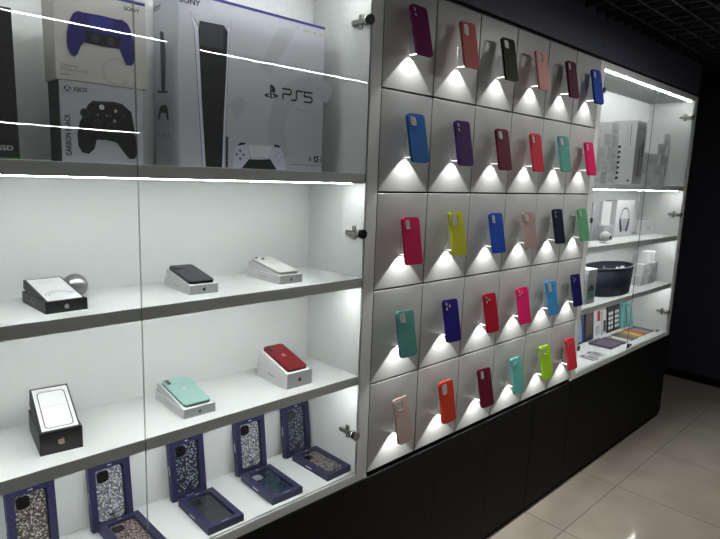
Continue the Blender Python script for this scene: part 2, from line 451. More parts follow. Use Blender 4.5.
# colour, rgb, cut-out, dx, dz, yaw, tilt  (dx, dz: centre of the case in its tile)
CASES = [
 [('dark magenta', (118, 22, 92), 'two'), ('salmon', (228, 122, 116), 'tall'), ('dark olive green', (46, 56, 18), 'square'), ('pale salmon', (236, 166, 154), 'tall'), ('dark aubergine', (78, 12, 48), 'bar'), ('royal blue', (24, 62, 165), 'bar')],
 [('mid blue', (38, 108, 192), 'square'), ('purple', (66, 26, 104), 'two'), ('wine red', (112, 12, 50), 'square'), ('coral red', (222, 44, 62), 'bar'), ('sea green', (84, 160, 146), 'square'), ('hot pink', (228, 16, 98), 'bar')],
 [('crimson pink', (222, 18, 86), 'bar'), ('yellow green', (190, 190, 32), 'tall'), ('cobalt blue', (20, 72, 180), 'bar'), ('dusty pink', (172, 136, 126), 'square'), ('navy black', (18, 24, 46), 'two'), ('leaf green', (88, 158, 108), 'bar')],
 [('grey teal', (80, 152, 142), 'square'), ('indigo', (34, 18, 120), 'three'), ('ruby red', (182, 12, 38), 'three'), ('bright pink', (232, 20, 104), 'three'), ('sky blue', (52, 138, 200), 'tall'), ('midnight blue', (24, 18, 90), 'three')],
 [('sand beige', (178, 150, 138), 'square'), ('orange red', (214, 56, 30), 'tall'), ('burgundy', (98, 10, 40), 'bar'), ('aqua green', (88, 176, 164), 'three'), ('lime green', (148, 204, 24), 'square'), ('watermelon red', (220, 46, 62), 'three')],
]
ROWN = ('top', 'second', 'third', 'fourth', 'bottom')
NTH = ('first', 'second', 'third', 'fourth', 'fifth', 'last')
YAW = {(2, 0): -4.2, (2, 1): -2.1, (3, 0): -4.8, (4, 0): 2.1, (2, 3): -6.6, (4, 1): -1.2, (0, 2): -4.0, (1, 0): -4.9, (0, 0): -.6}
TLT = {(2, 0): -10.8, (2, 1): -12, (3, 0): -11.8, (4, 0): -13, (2, 3): -12.6, (4, 1): -10.7, (0, 2): -12.6, (1, 0): -13.5, (0, 0): -14.5}
OFFS = [[(0.0981, -0.1327), (0.1001, -0.1309), (0.1022, -0.1373), (0.0964, -0.1417), (0.1018, -0.14), (0.0984, -0.1384)],
        [(0.1049, -0.1363), (0.1014, -0.1366), (0.105, -0.143), (0.1029, -0.1413), (0.0915, -0.135), (0.0963, -0.1436)],
        [(0.1027, -0.1454), (0.099, -0.133), (0.1035, -0.1408), (0.099, -0.1416), (0.0983, -0.1325), (0.093, -0.1332)],
        [(0.0979, -0.139), (0.0963, -0.1315), (0.1021, -0.1388), (0.0984, -0.1418), (0.0967, -0.1391), (0.0902, -0.1315)],
        [(0.102, -0.1283), (0.1001, -0.126), (0.1027, -0.1304), (0.0952, -0.1337), (0.0947, -0.1266), (0.0958, -0.1339)]]
SILI = {}
for r_ in range(5):
    for q in range(6):
        cn, rgb, kind = CASES[r_][q]
        X0, Z1 = q*.234, 2.1-.3*r_
        b = empty('case_bracket', (X0+.113, 0, Z1-.19), 'clear lit wall bracket holding the %s phone case' % cn, 'bracket', 'clear wall brackets under the phone cases')
        part_with('fin', fin_me, M['acrylic'], b); part_with('arm', arm_me, M['acrylic'], b); part_with('lamp_lens', spot_me, M['led_small'], b)
        dx, dz = OFFS[r_][q]
        tl, yw = R(TLT.get((r_, q), -12.4)), R(YAW.get((r_, q), -3.5+((q*7+r_*3) % 5-2)*0.7))
        rot = Matrix.Rotation(yw, 3, 'Z') @ Matrix.Rotation(tl, 3, 'X')
        pos = Vector((X0+dx+.005, -.056, Z1+dz)) + rot @ Vector((0, 0, -CH/2))
        k = empty('phone_case', pos, '%s phone case on the case wall, %s in the %s row' % (cn, NTH[q], ROWN[r_]), 'phone case', 'coloured phone cases on the wall', (tl, 0, yw))
        lu = .3*rgb[0]+.55*rgb[1]+.15*rgb[2]; rgb = tuple(c_+(lu-c_)*(.30 if kind == 'square' and r_ in (2, 4) and q in (0, 3) else .14) for c_ in rgb)
        m = SILI[cn] = mat('silicone_' + cn.replace(' ', '_'), rgb, 0.62, noise=0.04, scale=80, spec=0.22)
        for pn, me in case_meshes(kind): part_with(pn, me, m, k)
        # the lamp's light: a narrow downlight at the wall
        L = bpy.data.lights.new('bracket_spot', 'SPOT'); L.energy = 2.0; L.spot_size = R(103); L.spot_blend = 0.12; L.use_nodes = True
        L.shadow_soft_size = 0.002; L.color = (1, .985, .96)
        ln = L.node_tree; lf = ln.nodes.new('ShaderNodeLightFalloff'); lf.inputs['Strength'].default_value = 1.0; lf.inputs['Smooth'].default_value = 0.004
        ln.links.new(lf.outputs['Quadratic'], ln.nodes['Emission'].inputs['Strength'])
        lo = bpy.data.objects.new('bracket_spot', L); COL.objects.link(lo); lo.location = (X0+.113, -.018, Z1-.1960)
        lo.rotation_euler = (R(25), 0, 0)

# ------------------------------------------------------------------ consoles on the near cabinet's top shelf
Z = SH[0]
# large console box
e = empty('console_box', (-.3485, .105, Z), 'large white games console box with a black and white console pictured on it', 'box')
def loc(dx, dy, dz): return lambda a, b, k=0: (a-dx, -.0004-k*.0002, b-dz)
MB().box(-.2195, .2195, 0, .135, 0, .402, .0015).build('carton', M['pale_card'], e)
ox, oz = -.3485, Z
F = lambda k: (lambda a, b: (a-ox, -.0004-k*.00025, b-oz))
p = MB()
cp = lambda pts: [(a, max(b, Z+.0015)) for a, b in pts]
p.flat(arc(-.165, 1.66, .10, .155, 60, 200), M['ink_faint'], F(0))
p.flat(arc(-.165, 1.66, .10, .155, 200, 218), M['ink_faint'], F(0))
p.flat([(-.2863, 1.925), (-.229, 1.9285), (-.3129, 1.8007), (-.3456, 1.8176)], M['ink_faint'], F(0))
p.flat([(-.4378, 1.7117), (-.4077, 1.7363), (-.3799, 1.718), (-.4128, 1.6758)], M['ink_faint'], F(0))
p.flat(cp([(-.5405, 1.9120), (-.5225, 1.8890), (-.5140, 1.8774), (-.510, 1.7125), (-.4990, 1.5534), (-.5125, 1.5531), (-.5215, 1.7117), (-.5305, 1.8707)]), M['ink_grey'], F(0))
p.flat(cp([(-.4285, 1.9140), (-.4345, 1.8728), (-.4405, 1.7608), (-.4490, 1.5535), (-.4583, 1.5533), (-.4519, 1.6789), (-.4448, 1.8003), (-.4430, 1.8858)]), M['ink_grey'], F(0))
p.flat(cp([(-.5388, 1.9072), (-.5238, 1.8865), (-.517, 1.8774), (-.512, 1.7125), (-.5011, 1.5534), (-.5102, 1.5531), (-.5191, 1.7117), (-.5283, 1.8707)]), M['ink_lilac'], F(1))
p.flat(cp([(-.4304, 1.9091), (-.4361, 1.8728), (-.4421, 1.7608), (-.4505, 1.5535), (-.4583, 1.5533), (-.4519, 1.6789), (-.4448, 1.8003), (-.4417, 1.8858)]), M['ink_lilac'], F(1))
p.flat(cp([(-.5188, 1.8725), (-.5151, 1.8943), (-.4509, 1.8964), (-.4398, 1.8838), (-.4439, 1.8004), (-.4519, 1.6789), (-.4573, 1.5533), (-.503, 1.5533), (-.512, 1.7125)]), M['ink'], F(2))
p.flat([(-.5145, 1.8930), (-.4512, 1.8955), (-.4525, 1.8387), (-.5160, 1.8388)], M['ink_dark'], F(3))
p.flat(cp([(-.4455, 1.6319), (-.4398, 1.6315), (-.441, 1.553), (-.4468, 1.5528)]), M['ink'], F(2))
p.flat(cp([(-.4263, 1.55), (-.4223, 1.5852), (-.4144, 1.6109), (-.4046, 1.6171), (-.3845, 1.6167), (-.3041, 1.6194), (-.2784, 1.6163), (-.2668, 1.593), (-.2571, 1.551)]), M['ink_lilac'], F(1))
p.flat(cp([(-.4005, 1.5465), (-.3776, 1.5788), (-.3465, 1.5791), (-.3109, 1.5819), (-.2901, 1.5499)]), M['ink'], F(2))
p.flat([(-.3825, 1.6157), (-.3026, 1.6178), (-.3139, 1.5847), (-.3742, 1.583)], M['ink_grey'], F(2))
p.flat([(-.3812, 1.6150), (-.3040, 1.6171), (-.3149, 1.5854), (-.3732, 1.5837)], M['ink_white'], F(3))
p.flat([(-.4144, 1.6109), (-.4046, 1.6195), (-.3892, 1.6205), (-.3906, 1.6152)], M['ink'], F(3))
p.flat([(-.3004, 1.6155), (-.2983, 1.6215), (-.2836, 1.6200), (-.2776, 1.6127)], M['ink'], F(3))
for a, b in ((-.4046, 1.5989), (-.4046, 1.5789), (-.4146, 1.5889), (-.3946, 1.5889)): p.flat(circ(a, b, .0042, 8), M['ink_grey'], F(3))
for a, b in ((-.285, 1.5989), (-.285, 1.5789), (-.295, 1.5889), (-.275, 1.5889)): p.flat(circ(a, b, .0032, 8), M['ink_faint'], F(3))
p.flat([(-.567, 1.9475), (-.567, 1.9545), (-.1292, 1.9545), (-.1292, 1.9475)], M['ink_blue'], F(1))
p.flat([(-.1604, 1.597), (-.1287-.003, 1.597), (-.1317, 1.5805), (-.1604, 1.5805)], M['ink_dark'], F(1))
text(p, 'A', -.1575, -.1475, 1.583, 1.5945, M['ink_white'], F(2)); p.flat(rect(-.1440, -.1350, 1.589, 1.5945), M['ink_white'], F(2)); p.flat(rect(-.1440, -.1350, 1.583, 1.5862), M['ink_white'], F(2))
p.flat(rect(-.1793, -.1690, 1.5819, 1.5925), M['ink_grey'], F(1))
for a, b in ((-.206, -.1817), (-.1721, -.1595), (-.1497, -.1343)): p.flat(rect(a, b, 1.9295, 1.9345), M['ink_gold'], F(1))
p.flat(rect(-.245, -.132, 1.570, 1.572), M['ink_grey'], F(1))
p.build('front_print', None, e)
t = MB()
text(t, 'SONY', -.565, -.513, 1.9255, 1.9385, M['ink'], F(3), 0.02)
text(t, 'PlayStation', -.2255, -.1701, 1.7175, 1.7235, M['ink_grey'], F(3))
# round-cornered "PS5" word
def stroke(pts, w, m):
    for (a, b), (c_, d) in zip(pts, pts[1:]):
        l = math.hypot(c_-a, d-b); nx, nz = -(d-b)/l*w/2, (c_-a)/l*w/2; ex, ez = (c_-a)/l*w*.4, (d-b)/l*w*.4
        t.flat([(a-ex+nx, b-ez+nz), (a-ex-nx, b-ez-nz), (c_+ex-nx, d+ez-nz), (c_+ex+nx, d+ez+nz)], m, F(3))
wz0, wz1 = 1.744, 1.7705; wm = (wz0+wz1)/2
stroke([(-.2732, wz1), (-.249, wz1), (-.2445, wz1-.004), (-.2445, wm+.003), (-.249, wm), (-.2690, wm), (-.2720, wm-.003), (-.2720, wz0)], .0045, M['ink'])
stroke([(-.2050, wz1), (-.2235, wz1), (-.2265, wz1-.0035), (-.2265, wm-.0+.0), (-.2265, wz0+.004), (-.2300, wz0), (-.2420, wz0)], .0045, M['ink'])
stroke([(-.1715, wz1), (-.1985, wz1), (-.1985, wm+.001), (-.1760, wm+.001), (-.1715, wm-.003), (-.1715, wz0+.004), (-.1760, wz0), (-.1990, wz0)], .0045, M['ink'])
# P-and-shadow emblem
t.flat([(-.3135, 1.7760), (-.3050, 1.7745), (-.2985, 1.7690), (-.2965, 1.7620), (-.2985, 1.7560), (-.3040, 1.7560), (-.3075, 1.7575), (-.3075, 1.7690), (-.3085, 1.7690), (-.3085, 1.7392), (-.3135, 1.7410)], M['ink'], F(3))
t.flat([(-.3325, 1.7475), (-.3160, 1.7535), (-.3160, 1.7500), (-.3240, 1.7470), (-.3160, 1.7455), (-.3160, 1.7425), (-.3270, 1.7430)], M['ink'], F(3))
t.flat([(-.3060, 1.7530), (-.2960, 1.7535), (-.2860, 1.7490), (-.2910, 1.7460), (-.3060, 1.7412), (-.3060, 1.7445), (-.2950, 1.7482), (-.3060, 1.7495)], M['ink'], F(3))
t.build('lettering', None, e)
G = lambda k: (lambda y, z: (-.2195-.0004-k*.00025, y-.105, z-oz))
s = MB()
s.flat([(.2018, 1.8751), (.1831, 1.8707), (.1722, 1.8231), (.1801, 1.7335), (.2012, 1.7352)], M['ink_dark'], G(1))
s.flat([(.2204, 1.7425), (.2209, 1.7317), (.1672, 1.7275), (.1668, 1.7356), (.1726, 1.7329), (.2128, 1.7361)], M['ink_dark'], G(2))
s.flat([(.2243, 1.6671), (.2108, 1.6976), (.1951, 1.7016), (.1798, 1.6998), (.1687, 1.6933), (.1626, 1.6626), (.172, 1.663), (.1806, 1.6817), (.2057, 1.683), (.2144, 1.6666)], M['ink_dark'], G(1))
Gm = lambda k: (lambda y, z: (-.2195-.0004-k*.00025, -(y)-.105, z-oz))
text(s, 'SONY', -.236, -.195, 1.925, 1.937, M['ink'], Gm(1), 0.02)
text(s, 'PS5', -.20, -.157, 1.6205, 1.633, M['ink_grey'], Gm(1))
s.flat([(.2307-.004, 1.622), (.2307-.004, 1.637), (.2180, 1.634), (.2180, 1.629), (.2235, 1.628), (.2235, 1.622)], M['ink_grey'], G(1))
s.build('side_print', None, e)

# controller boxes
e = empty('controller_box', (-.7465, .1, Z), 'white and black box picturing a black game controller, lower of two stacked', 'box', 'controller boxes')
MB().box(-.085, .0865, .0006, .072, 0, .165, .001).build('carton', M['pale_card'], e)
MB().box(-.0858, -.0852, .0012, .0715, .001, .164).build('dark_side', M['dark_side'], e)
ox, oz = -.7465, Z
p = MB()
p.flat([(-.8003, 1.6123), (-.795, 1.6354), (-.7868, 1.6521), (-.777, 1.6735), (-.7677, 1.6813), (-.7238, 1.684), (-.7048, 1.6814), (-.6857, 1.6667), (-.6816, 1.6406), (-.6766, 1.607), (-.6734, 1.5777), (-.6813, 1.565), (-.6938, 1.5645), (-.7034, 1.5762), (-.7196, 1.5983), (-.7409, 1.6026), (-.7618, 1.6021), (-.7671, 1.5822), (-.7789, 1.5713), (-.7923, 1.5738), (-.7997, 1.5872)], M['ink'], F(1))
p.flat([(-.770, 1.682), (-.7238, 1.685), (-.7048, 1.6822), (-.7080, 1.6785), (-.7240, 1.6800), (-.766, 1.677)], M['ink_dark'], F(2))
p.flat(circ(-.749, 1.671, .0052), M['ink_white'], F(2)); text(p, 'X', -.7522, -.7458, 1.668, 1.674, M['ink_grey'], F(3))
p.flat(circ(-.7844, 1.6555, .0095), M['ink_dark'], F(2)); p.flat(circ(-.7844, 1.6555, .006), M['ink'], F(3))
p.flat(circ(-.7304, 1.6317, .0085), M['ink_dark'], F(2)); p.flat(circ(-.7304, 1.6317, .0055), M['ink'], F(3))
p.flat(circ(-.7604, 1.6362, .009), M['ink_dark'], F(2)); p.flat(rect(-.767, -.754, 1.6347, 1.6377), M['ink'], F(3)); p.flat(rect(-.7619, -.7589, 1.6297, 1.6427), M['ink'], F(3))
for a, b, q in ((-.7197, 1.6657, 'ink_gold'), (-.7047, 1.6568, 'ink_dark'), (-.7228, 1.6442, 'ink_grey'), (-.7320, 1.6545, 'ink_dark')): p.flat(circ(a, b, .0036, 12), M[q], F(2))
for a in (-.758, -.740): p.flat(circ(a, 1.6545, .002, 10), M['ink_grey'], F(2))
p.flat(circ(-.8162, 1.7020, .0062), M['ink_dark'], F(1))
p.flat([(-.8205, 1.7065), (-.8190, 1.7075), (-.8162, 1.7045), (-.8134, 1.7075), (-.8119, 1.7065), (-.8147, 1.7030), (-.8115, 1.6985), (-.8128, 1.6972), (-.8162, 1.7010), (-.8196, 1.6972), (-.8209, 1.6985), (-.8177, 1.7030)], M['ink_white'], F(2))
p.build('front_print', None, e)
t = MB(); text(t, 'XBOX', -.8054, -.7765, 1.6970, 1.7065, M['ink_dark'], F(1), 0.02)
text(t, 'CARBON BLACK', -.8245, -.8130, 1.566, 1.651, M['ink'], F(1), 0.02, rot=True)
t.build('lettering', None, e)

e = empty('controller_box', (-.742, .1, Z+.1655), 'cream box picturing a violet game controller, on top of the black controller box', 'box', 'controller boxes')
MB().box(-.0935, .0945, 0, .078, 0, .188, .001).build('carton', M['cream_card'], e)
ox, oz = -.742, Z+.1655
p = MB()
p.flat(arc(-.716, 1.748, .024, .031, 30, 330), M['ink_faint2'], F(0))
p.flat([(-.8134, 1.796), (-.8121, 1.8123), (-.8074, 1.8324), (-.7993, 1.8501), (-.7895, 1.857), (-.7776, 1.8563), (-.7485, 1.8575), (-.7091, 1.8563), (-.7002, 1.8581), (-.6879, 1.8514), (-.6811, 1.8372), (-.6764, 1.8139), (-.6741, 1.7898), (-.6757, 1.7738), (-.6833, 1.7656), (-.6942, 1.7657), (-.701, 1.7802), (-.7076, 1.7963), (-.7146, 1.7968), (-.7407, 1.7957), (-.7676, 1.797), (-.7791, 1.7973), (-.7859, 1.7895), (-.7932, 1.7719), (-.7999, 1.7652), (-.8077, 1.7695), (-.8127, 1.7832)], M['ink_purple'], F(1))
p.flat([(-.7758, 1.8218), (-.7432, 1.8204), (-.7025, 1.8195), (-.71, 1.7983), (-.7407, 1.7964), (-.778, 1.7984)], M['ink'], F(2))
p.flat(rect(-.7690, -.7190, 1.826, 1.8545), M['ink_blue'], F(2))
for a in (-.757, -.725): p.flat(circ(a, 1.8085, .0085), M['ink_dark'], F(3))
for a, b in ((-.793, 1.842), (-.793, 1.828), (-.80, 1.835), (-.786, 1.835), (-.692, 1.842), (-.692, 1.828), (-.699, 1.835), (-.685, 1.835)): p.flat(circ(a, b, .0028, 10), M['ink_blue'], F(3))
p.flat(rect(-.730, -.6490, 1.8955, 1.9015), M['ink_blue'], F(1))
p.build('front_print', None, e)
t = MB(); text(t, 'SONY', -.6958, -.6616, 1.8788, 1.8865, M['ink'], F(2), 0.02)
text(t, 'DualSense', -.8274, -.7930, 1.7445, 1.7510, M['ink_grey'], F(2)); text(t, 'Wireless Controller', -.8274, -.7732, 1.7365, 1.7425, M['ink_grey'], F(2))
t.flat(rect(-.8274, -.810, 1.728, 1.7295), M['ink_grey'], F(2))
t.build('lettering', None, e)

e = empty('console_box', (-1.055, .1, Z), 'tall black games console box at the far left of the top shelf', 'box')
MB().box(-.145, .146, 0, .15, .004, .284, .0015).build('carton', M['black_card'], e)
MB().box(-.145, .146, -.0002, .15, 0, .0038).build('green_base_edge', M['green'], e)
ox, oz = -1.055, Z
t = MB(); text(t, 'SSD', -.9460, -.9205, 1.5705, 1.5795, M['ink_white'], F(1)); text(t, '1TB', -.975, -.952, 1.5705, 1.5795, M['ink_white'], F(1))
t.build('lettering', None, e)

# ------------------------------------------------------------------ boxed phones
def tray(mb, w, d, h, wall=.002):
    mb.prism(rect(-w/2, w/2, 0, d), 0, h, [rect(-w/2+wall, w/2-wall, wall, d-wall)], f=lambda a, b, k: (a, b, k))
    mb.box(-w/2+wall, w/2-wall, wall, d-wall, .0004, .003)
def boxed(x, y, z, w, d, h, rise, lidlen, rz, card, label, logo, paper=None, side='grey'):
    """open tray with the lid tilted inside it: hinge along the front top edge"""
    e = empty('phone_box', (x, y, z), label, 'box', 'open phone boxes', (0, 0, R(rz)))
    b = MB(); tray(b, w, d, h); b.build('tray', card, e)
    tilt = math.asin(rise/lidlen); th = min(h-.005, rise*0.96)
    ld = MB().box(-w/2+.0026, w/2-.0026, 0, lidlen, -th, 0, .0008)
    lo = ld.build('lid', card, e); lo.location = (0, .0035, h-.0005); lo.rotation_euler = (tilt, 0, 0)
    q = MB(); fruit(q, 0, h*.5, h*(.42 if h < .04 else .30), logo, lambda a, b: (a, -.0003, b))
    q.build('logo', None, e)
    q = MB(); text(q, 'iPhone', -d*.62, -d*.40, h*.40, h*.62, M['ink_grey'], lambda a, b: (-w/2-.0003, -a, b)); q.build('side_lettering', None, e)
    if paper == 'picture':
        q = MB(); q.flat(rect(-w/2+.007, w/2-.007, .003, lidlen-.006), M['white_card'], lambda a, b: (a, b, .0006))
        q.flat(arc(0, .028, .020, .024, 10, 170), M['ink_faint'], lambda a, b: (a, b, .0009)); q.flat(arc(0, .028, .027, .030, 10, 170), M['ink_faint'], lambda a, b: (a, b, .0009))
        for k_ in range(3): q.flat(rect(-.02, .018-.006*k_, lidlen-.026-.006*k_, lidlen-.0245-.006*k_), M['ink_faint'], lambda a, b: (a, b, .0009))
        q.build('paper', None, lo)
    if paper == 'outline':
        q = MB(); q.flat(rect(-w/2+.006, w/2-.006, .003, lidlen-.006), M['white_card'], lambda a, b: (a, b, .0006))
        o_ = rrect(0, lidlen*.47, w-.026, lidlen*.82, .009); i_ = rrect(0, lidlen*.47, w-.030, lidlen*.82-.004, .008)
        for k_ in range(len(o_)):
            n_ = (k_+1) % len(o_); q.flat([o_[k_], o_[n_], i_[n_], i_[k_]], M['ink_dark'], lambda a, b: (a, b, .0009))
        text(q, 'Designed in California', -.020, .020, lidlen*.52, lidlen*.55, M['ink_grey'], lambda a, b: (a, b, .0009))
        q.flat(rect(-.028, .005, lidlen-.015, lidlen-.0135), M['ink_grey'], lambda a, b: (a, b, .0009))
        q.build('paper', None, lo)
    return e, Matrix.Translation((x, y, z)) @ Matrix.Rotation(R(rz), 4, 'Z') @ Matrix.Translation((0, .0035, h-.0005)) @ Matrix.Rotation(tilt, 4, 'X')
def phone(mtx, w, l, y0, rgb, label, lens3=False, dx=0.0, logo_m=None):
    m4 = mtx @ Matrix.Translation((dx, y0, .0004))
    e = empty('smartphone', m4.to_translation(), label, 'phone', 'phones shown on their boxes', m4.to_euler())
    gm = mat('phone_glass_' + label.split()[0], rgb, 0.3, noise=0.02, coat=0.1)
    fm = mat('phone_frame_' + label.split()[0], tuple(min(255, int(c*.9+12)) for c in rgb), 0.3, metal=0.5, noise=0.03)
    MB().prism(rrect(0, l/2, w, l, .010, 8), 0, .0068, f=lambda a, b, k: (a, b, k)).build('frame', fm, e)
    MB().prism(rrect(0, l/2, w-.0016, l-.0016, .0094, 8), .0069, .0076, f=lambda a, b, k: (a, b, k)).build('back_glass', gm, e)
    b = MB().prism(rrect(-w/2+.0185, l-.0185, .027, .027, .007), .0077, .0089, f=lambda a, b, k: (a, b, k)).build('camera_bump', gm, e)
    for a, c_ in ((-.0065, .0065), (.0065 if lens3 else -.0065, -.0065)):
        MB().cyl((-w/2+.0185+a, l-.0185+c_, .0096), (0, 0, 1), .0056, .0012).build('lens', M['lens'], b)
    q = MB(); fruit(q, 0, l*.56, .016, logo_m or M['ink_silver'], lambda a, b: (a, b, .0078)); q.build('logo', None, e)
    return e
Z2, Z3 = SH[1], SH[2]
boxed(-.8485, .061, Z2, .083, .146, .025, .026, .141, 2.8, M['black_card'], 'flat black phone box with white picture lid, beside the silver ball', M['ink_silver'], 'picture')
_, m_ = boxed(-.5305, .067, Z2, .0755, .147, .0235, .0235, .141, -2.0, M['white_card'], 'white phone box under the black phone, middle of the upper phone shelf', M['ink_dark'])
phone(m_, .0665, .131, .005, (20, 22, 30), 'black glass smartphone lying tilted on its white box on the upper phone shelf', logo_m=M['ink_dark'])
_, m_ = boxed(-.2685, .058, Z2, .0765, .165, .0235, .0255, .159, 0.2, M['white_card'], 'white phone box under the white phone, right end of the upper phone shelf', M['ink_grey'])
phone(m_, .0675, .146, .007, (222, 222, 220), 'white smartphone lying tilted on its white box on the upper phone shelf', True)
boxed(-.8715, .064, Z3, .083, .152, .050, .053, .145, -6.5, M['black_card'], 'tall black phone box with white outlined paper lid tilted up, on the lower phone shelf', M['ink_rose'], 'outline')
_, m_ = boxed(-.5545, .05, Z3, .0855, .168, .0240, .0235, .158, -1.0, M['white_card'], 'white phone box under the mint green phone, lower phone shelf', M['ink_grey'])
phone(m_, .072, .144, .005, (152, 188, 180), 'mint green smartphone lying tilted on its white box on the lower phone shelf')
_, m_ = boxed(-.2385, .051, Z3, .089, .152, .0450, .0400, .147, -.4, M['white_card'], 'deep white phone box under the red phone, right end of the lower phone shelf', M['ink_red'])
phone(m_, .0705, .137, .006, (112, 10, 24), 'red smartphone lying tilted on its white box on the lower phone shelf', logo_m=M['ink_rose'])
# silver ball
e = empty('ornament_ball', (-.790, .196, Z2), 'shiny silver ball behind the flat black phone box', 'ornament', rot=(0, 0, 0))
MB().sphere((0, 0, .0275), .0275).build('ball', M['ball'], e)
MB().cyl((-.0200, -.0170, .0310), (-.75, -.64, .15), .0055, .006).build('cap', M['chrome'], e)

# ------------------------------------------------------------------ navy window boxes with glitter cases
BW, BH, BD = .105, .174, .020
GL = {
 'bronze': glitter('bronze_glitter', (62, 56, 50), (112, 103, 94), (214, 206, 198)),
 'silver': glitter('silver_glitter', (105, 106, 110), (168, 170, 176), (240, 242, 248)),
 'black': glitter('black_blue_glitter', (18, 20, 28), (40, 46, 60), (178, 190, 214)),
 'blue': glitter('blue_grey_glitter', (34, 40, 54), (70, 78, 92), (160, 168, 182)),
 'rose': glitter('rose_glitter', (80, 66, 62), (150, 128, 122), (234, 216, 208)),
 'champagne': glitter('champagne_glitter', (82, 76, 68), (134, 126, 114), (214, 206, 196)),
}
GL['smoke'] = mat('smoky_patterned_case', (52, 54, 58), 0.35, noise=0.4, scale=160, stretch=(1, 3, 1))
GL['petrol'] = mat('petrol_blue_case', (30, 52, 66), 0.25, noise=0.35, scale=110)
ring_me = MB().prism(rect(-BW/2, BW/2, 0, BH), 0, BD-.003, [rrect(0, BH*.5, BW-.034, BH-.030, .006)]).box(-BW/2, BW/2, BD-.0028, BD, 0, BH).mesh('carton')
film_me = MB().prism(rrect(0, BH*.5, BW-.0345, BH-.0305, .006), .0006, .0010).mesh('window_film')
gcase_me = MB().prism(rrect(0, 0, .066, .138, .011, 8), .0040, .0120, [rrect(-.0155, .0495, .0300, .0310, .009)]).mesh('shell')
isl_me = MB().prism(rrect(-.0155, .0495, .0296, .0306, .009), .0050, .0115).mesh('camera_island')
def gbox(x, y, z, rot, kind, lab_box, lab_case, grp, film, isl='lens'):
    e = empty('window_box', (x, y, z), lab_box, 'box', grp[0], rot)
    part_with('carton', ring_me, M['navy'], e)
    if film: part_with('window_film', film_me, M['film'], e)
    w = MB()
    w.flat(rect(-.012, .012, .0060, .0072), M['ink_lilac'], lambda a, b: (a, -.0003, b)); w.flat(rect(-.005, .005, BH-.0095, BH-.0065), M['ink_lilac'], lambda a, b: (a, -.0003, b))
    w.flat(rect(BH*.44, BH*.60, BD*.38, BD*.62), M['ink_lilac'], lambda a, b: (-BW/2-.0003, b, a))
    w.build('lettering', None, e)
    mw = Matrix.Translation((x, y, z)) @ Matrix(((1, 0, 0), (0, 1, 0), (0, 0, 1))).to_4x4()
    from mathutils import Euler
    mw = Matrix.Translation((x, y, z)) @ Euler(rot).to_matrix().to_4x4() @ Matrix.Translation((-.001, .0026, BH*.5))
    k = empty('glitter_phone_case', mw.to_translation(), lab_case, 'phone case', grp[1], rot)
    part_with('shell', gcase_me, GL[kind], k); part_with('camera_island', isl_me, M[isl], k)
    if not film: MB().box(-.007, .007, .0034, .0039, -.058, -.053).build('badge', M['ink'], k)
G1 = ('navy window boxes standing against the back', 'glitter cases in the standing boxes')
G2 = ('navy window boxes lying flat', 'phone cases in the flat boxes')
ST = [(-.899, 'bronze', 'leftmost standing navy window box, partly cut by the photo edge', 'bronze glitter phone case in the leftmost standing box'),
      (-.716, 'silver', 'standing navy window box left of the door gap, holding a silver glitter case', 'silver glitter phone case in the standing box left of the door gap'),
      (-.500, 'black', 'standing navy window box holding a black glitter case', 'black glitter phone case in the middle standing navy box'),
      (-.288, 'silver', 'standing navy window box with silver glitter case, second from the right end', 'silver glitter phone case in the second standing box from the right'),
      (-.108, 'blue', 'rightmost standing navy window box at the cabinet corner', 'blue grey glitter phone case in the rightmost standing box')]
for x, kd, a, b in ST: gbox(x, .2155, ZB+.0026, (R(-7.0), 0, R(random.uniform(-1.5, 1.5))), kd, a, b, G1, False)
FL = [(-.700, .045, 'rose', 1, 'flat navy window box leftmost of the lying boxes, cut by the photo bottom', 'rose glitter phone case in the leftmost flat box', 'lens'),
      (-.4975, .021, 'smoke', -1.0, 'flat navy window box with a smoky dark case, in front of the black glitter case', 'smoky dark patterned phone case in a flat navy box', 'lens'),
      (-.2935, .026, 'petrol', -1.5, 'flat navy window box with a petrol blue case, second lying box from the right', 'petrol blue phone case with silver camera frame in a flat box', 'ink_silver'),
      (-.0910, .026, 'champagne', 1.5, 'rightmost flat navy window box beside the cabinet side wall', 'champagne glitter phone case in the rightmost flat box', 'lens')]
for x, y, kd, rz, a, b, il in FL: gbox(x, y, ZB+BD+.0003, (R(-90), 0, R(rz)), kd, a, b, G2, True, il)

# ------------------------------------------------------------------ far cabinet, shelf by shelf
zA, zB, zC, zD = SH[0], SH[1], SH[2], ZB
def carton(name, x0, x1, y0, y1, z0, z1, card, label, cat='box', grp=None, prints=None, rot=0):
    cx = (x0+x1)/2
    e = empty(name, (cx, y0, z0), label, cat, grp, (0, 0, R(rot)))
    MB().box(x0-cx, x1-cx, 0, y1-y0, 0.0003, z1-z0, .0012).build('carton', card, e)
    if prints:
        p = MB(); prints(p, x1-x0, z1-z0, y1-y0); p.build('print', None, e)
    return e
def small_shade_print(p, w, h, d):
    ff = lambda a, b: (a, -.0003, b)
    p.flat(rect(-w*.49, w*.49, h*.02, h*.98), M['box_shade'], ff)  # shade painted over the white front, which gets less strip light than the sides
    p.flat(rect(-w*.25, w*.25, h*.2, h*.5), M['ink_faint'], lambda a, b: (a, -.0006, b))
    p.flat(rect(-w*.3, w*.1, h*.62, h*.72), M['ink_faint'], lambda a, b: (a, -.0006, b))
LV = [1.553, 1.6115, 1.676, 1.741, 1.805, 1.870]
ORD = ('bottom', 'second', 'third', 'fourth', 'top')
LS = [[(1.644, 1.746), (1.814, 1.925)], [(1.722, 1.842), (1.859, 1.927)], [(1.658, 1.80), (1.815, 1.928)], [(1.743, 1.844), (1.877, 1.919)], [(1.817, 1.912)]]
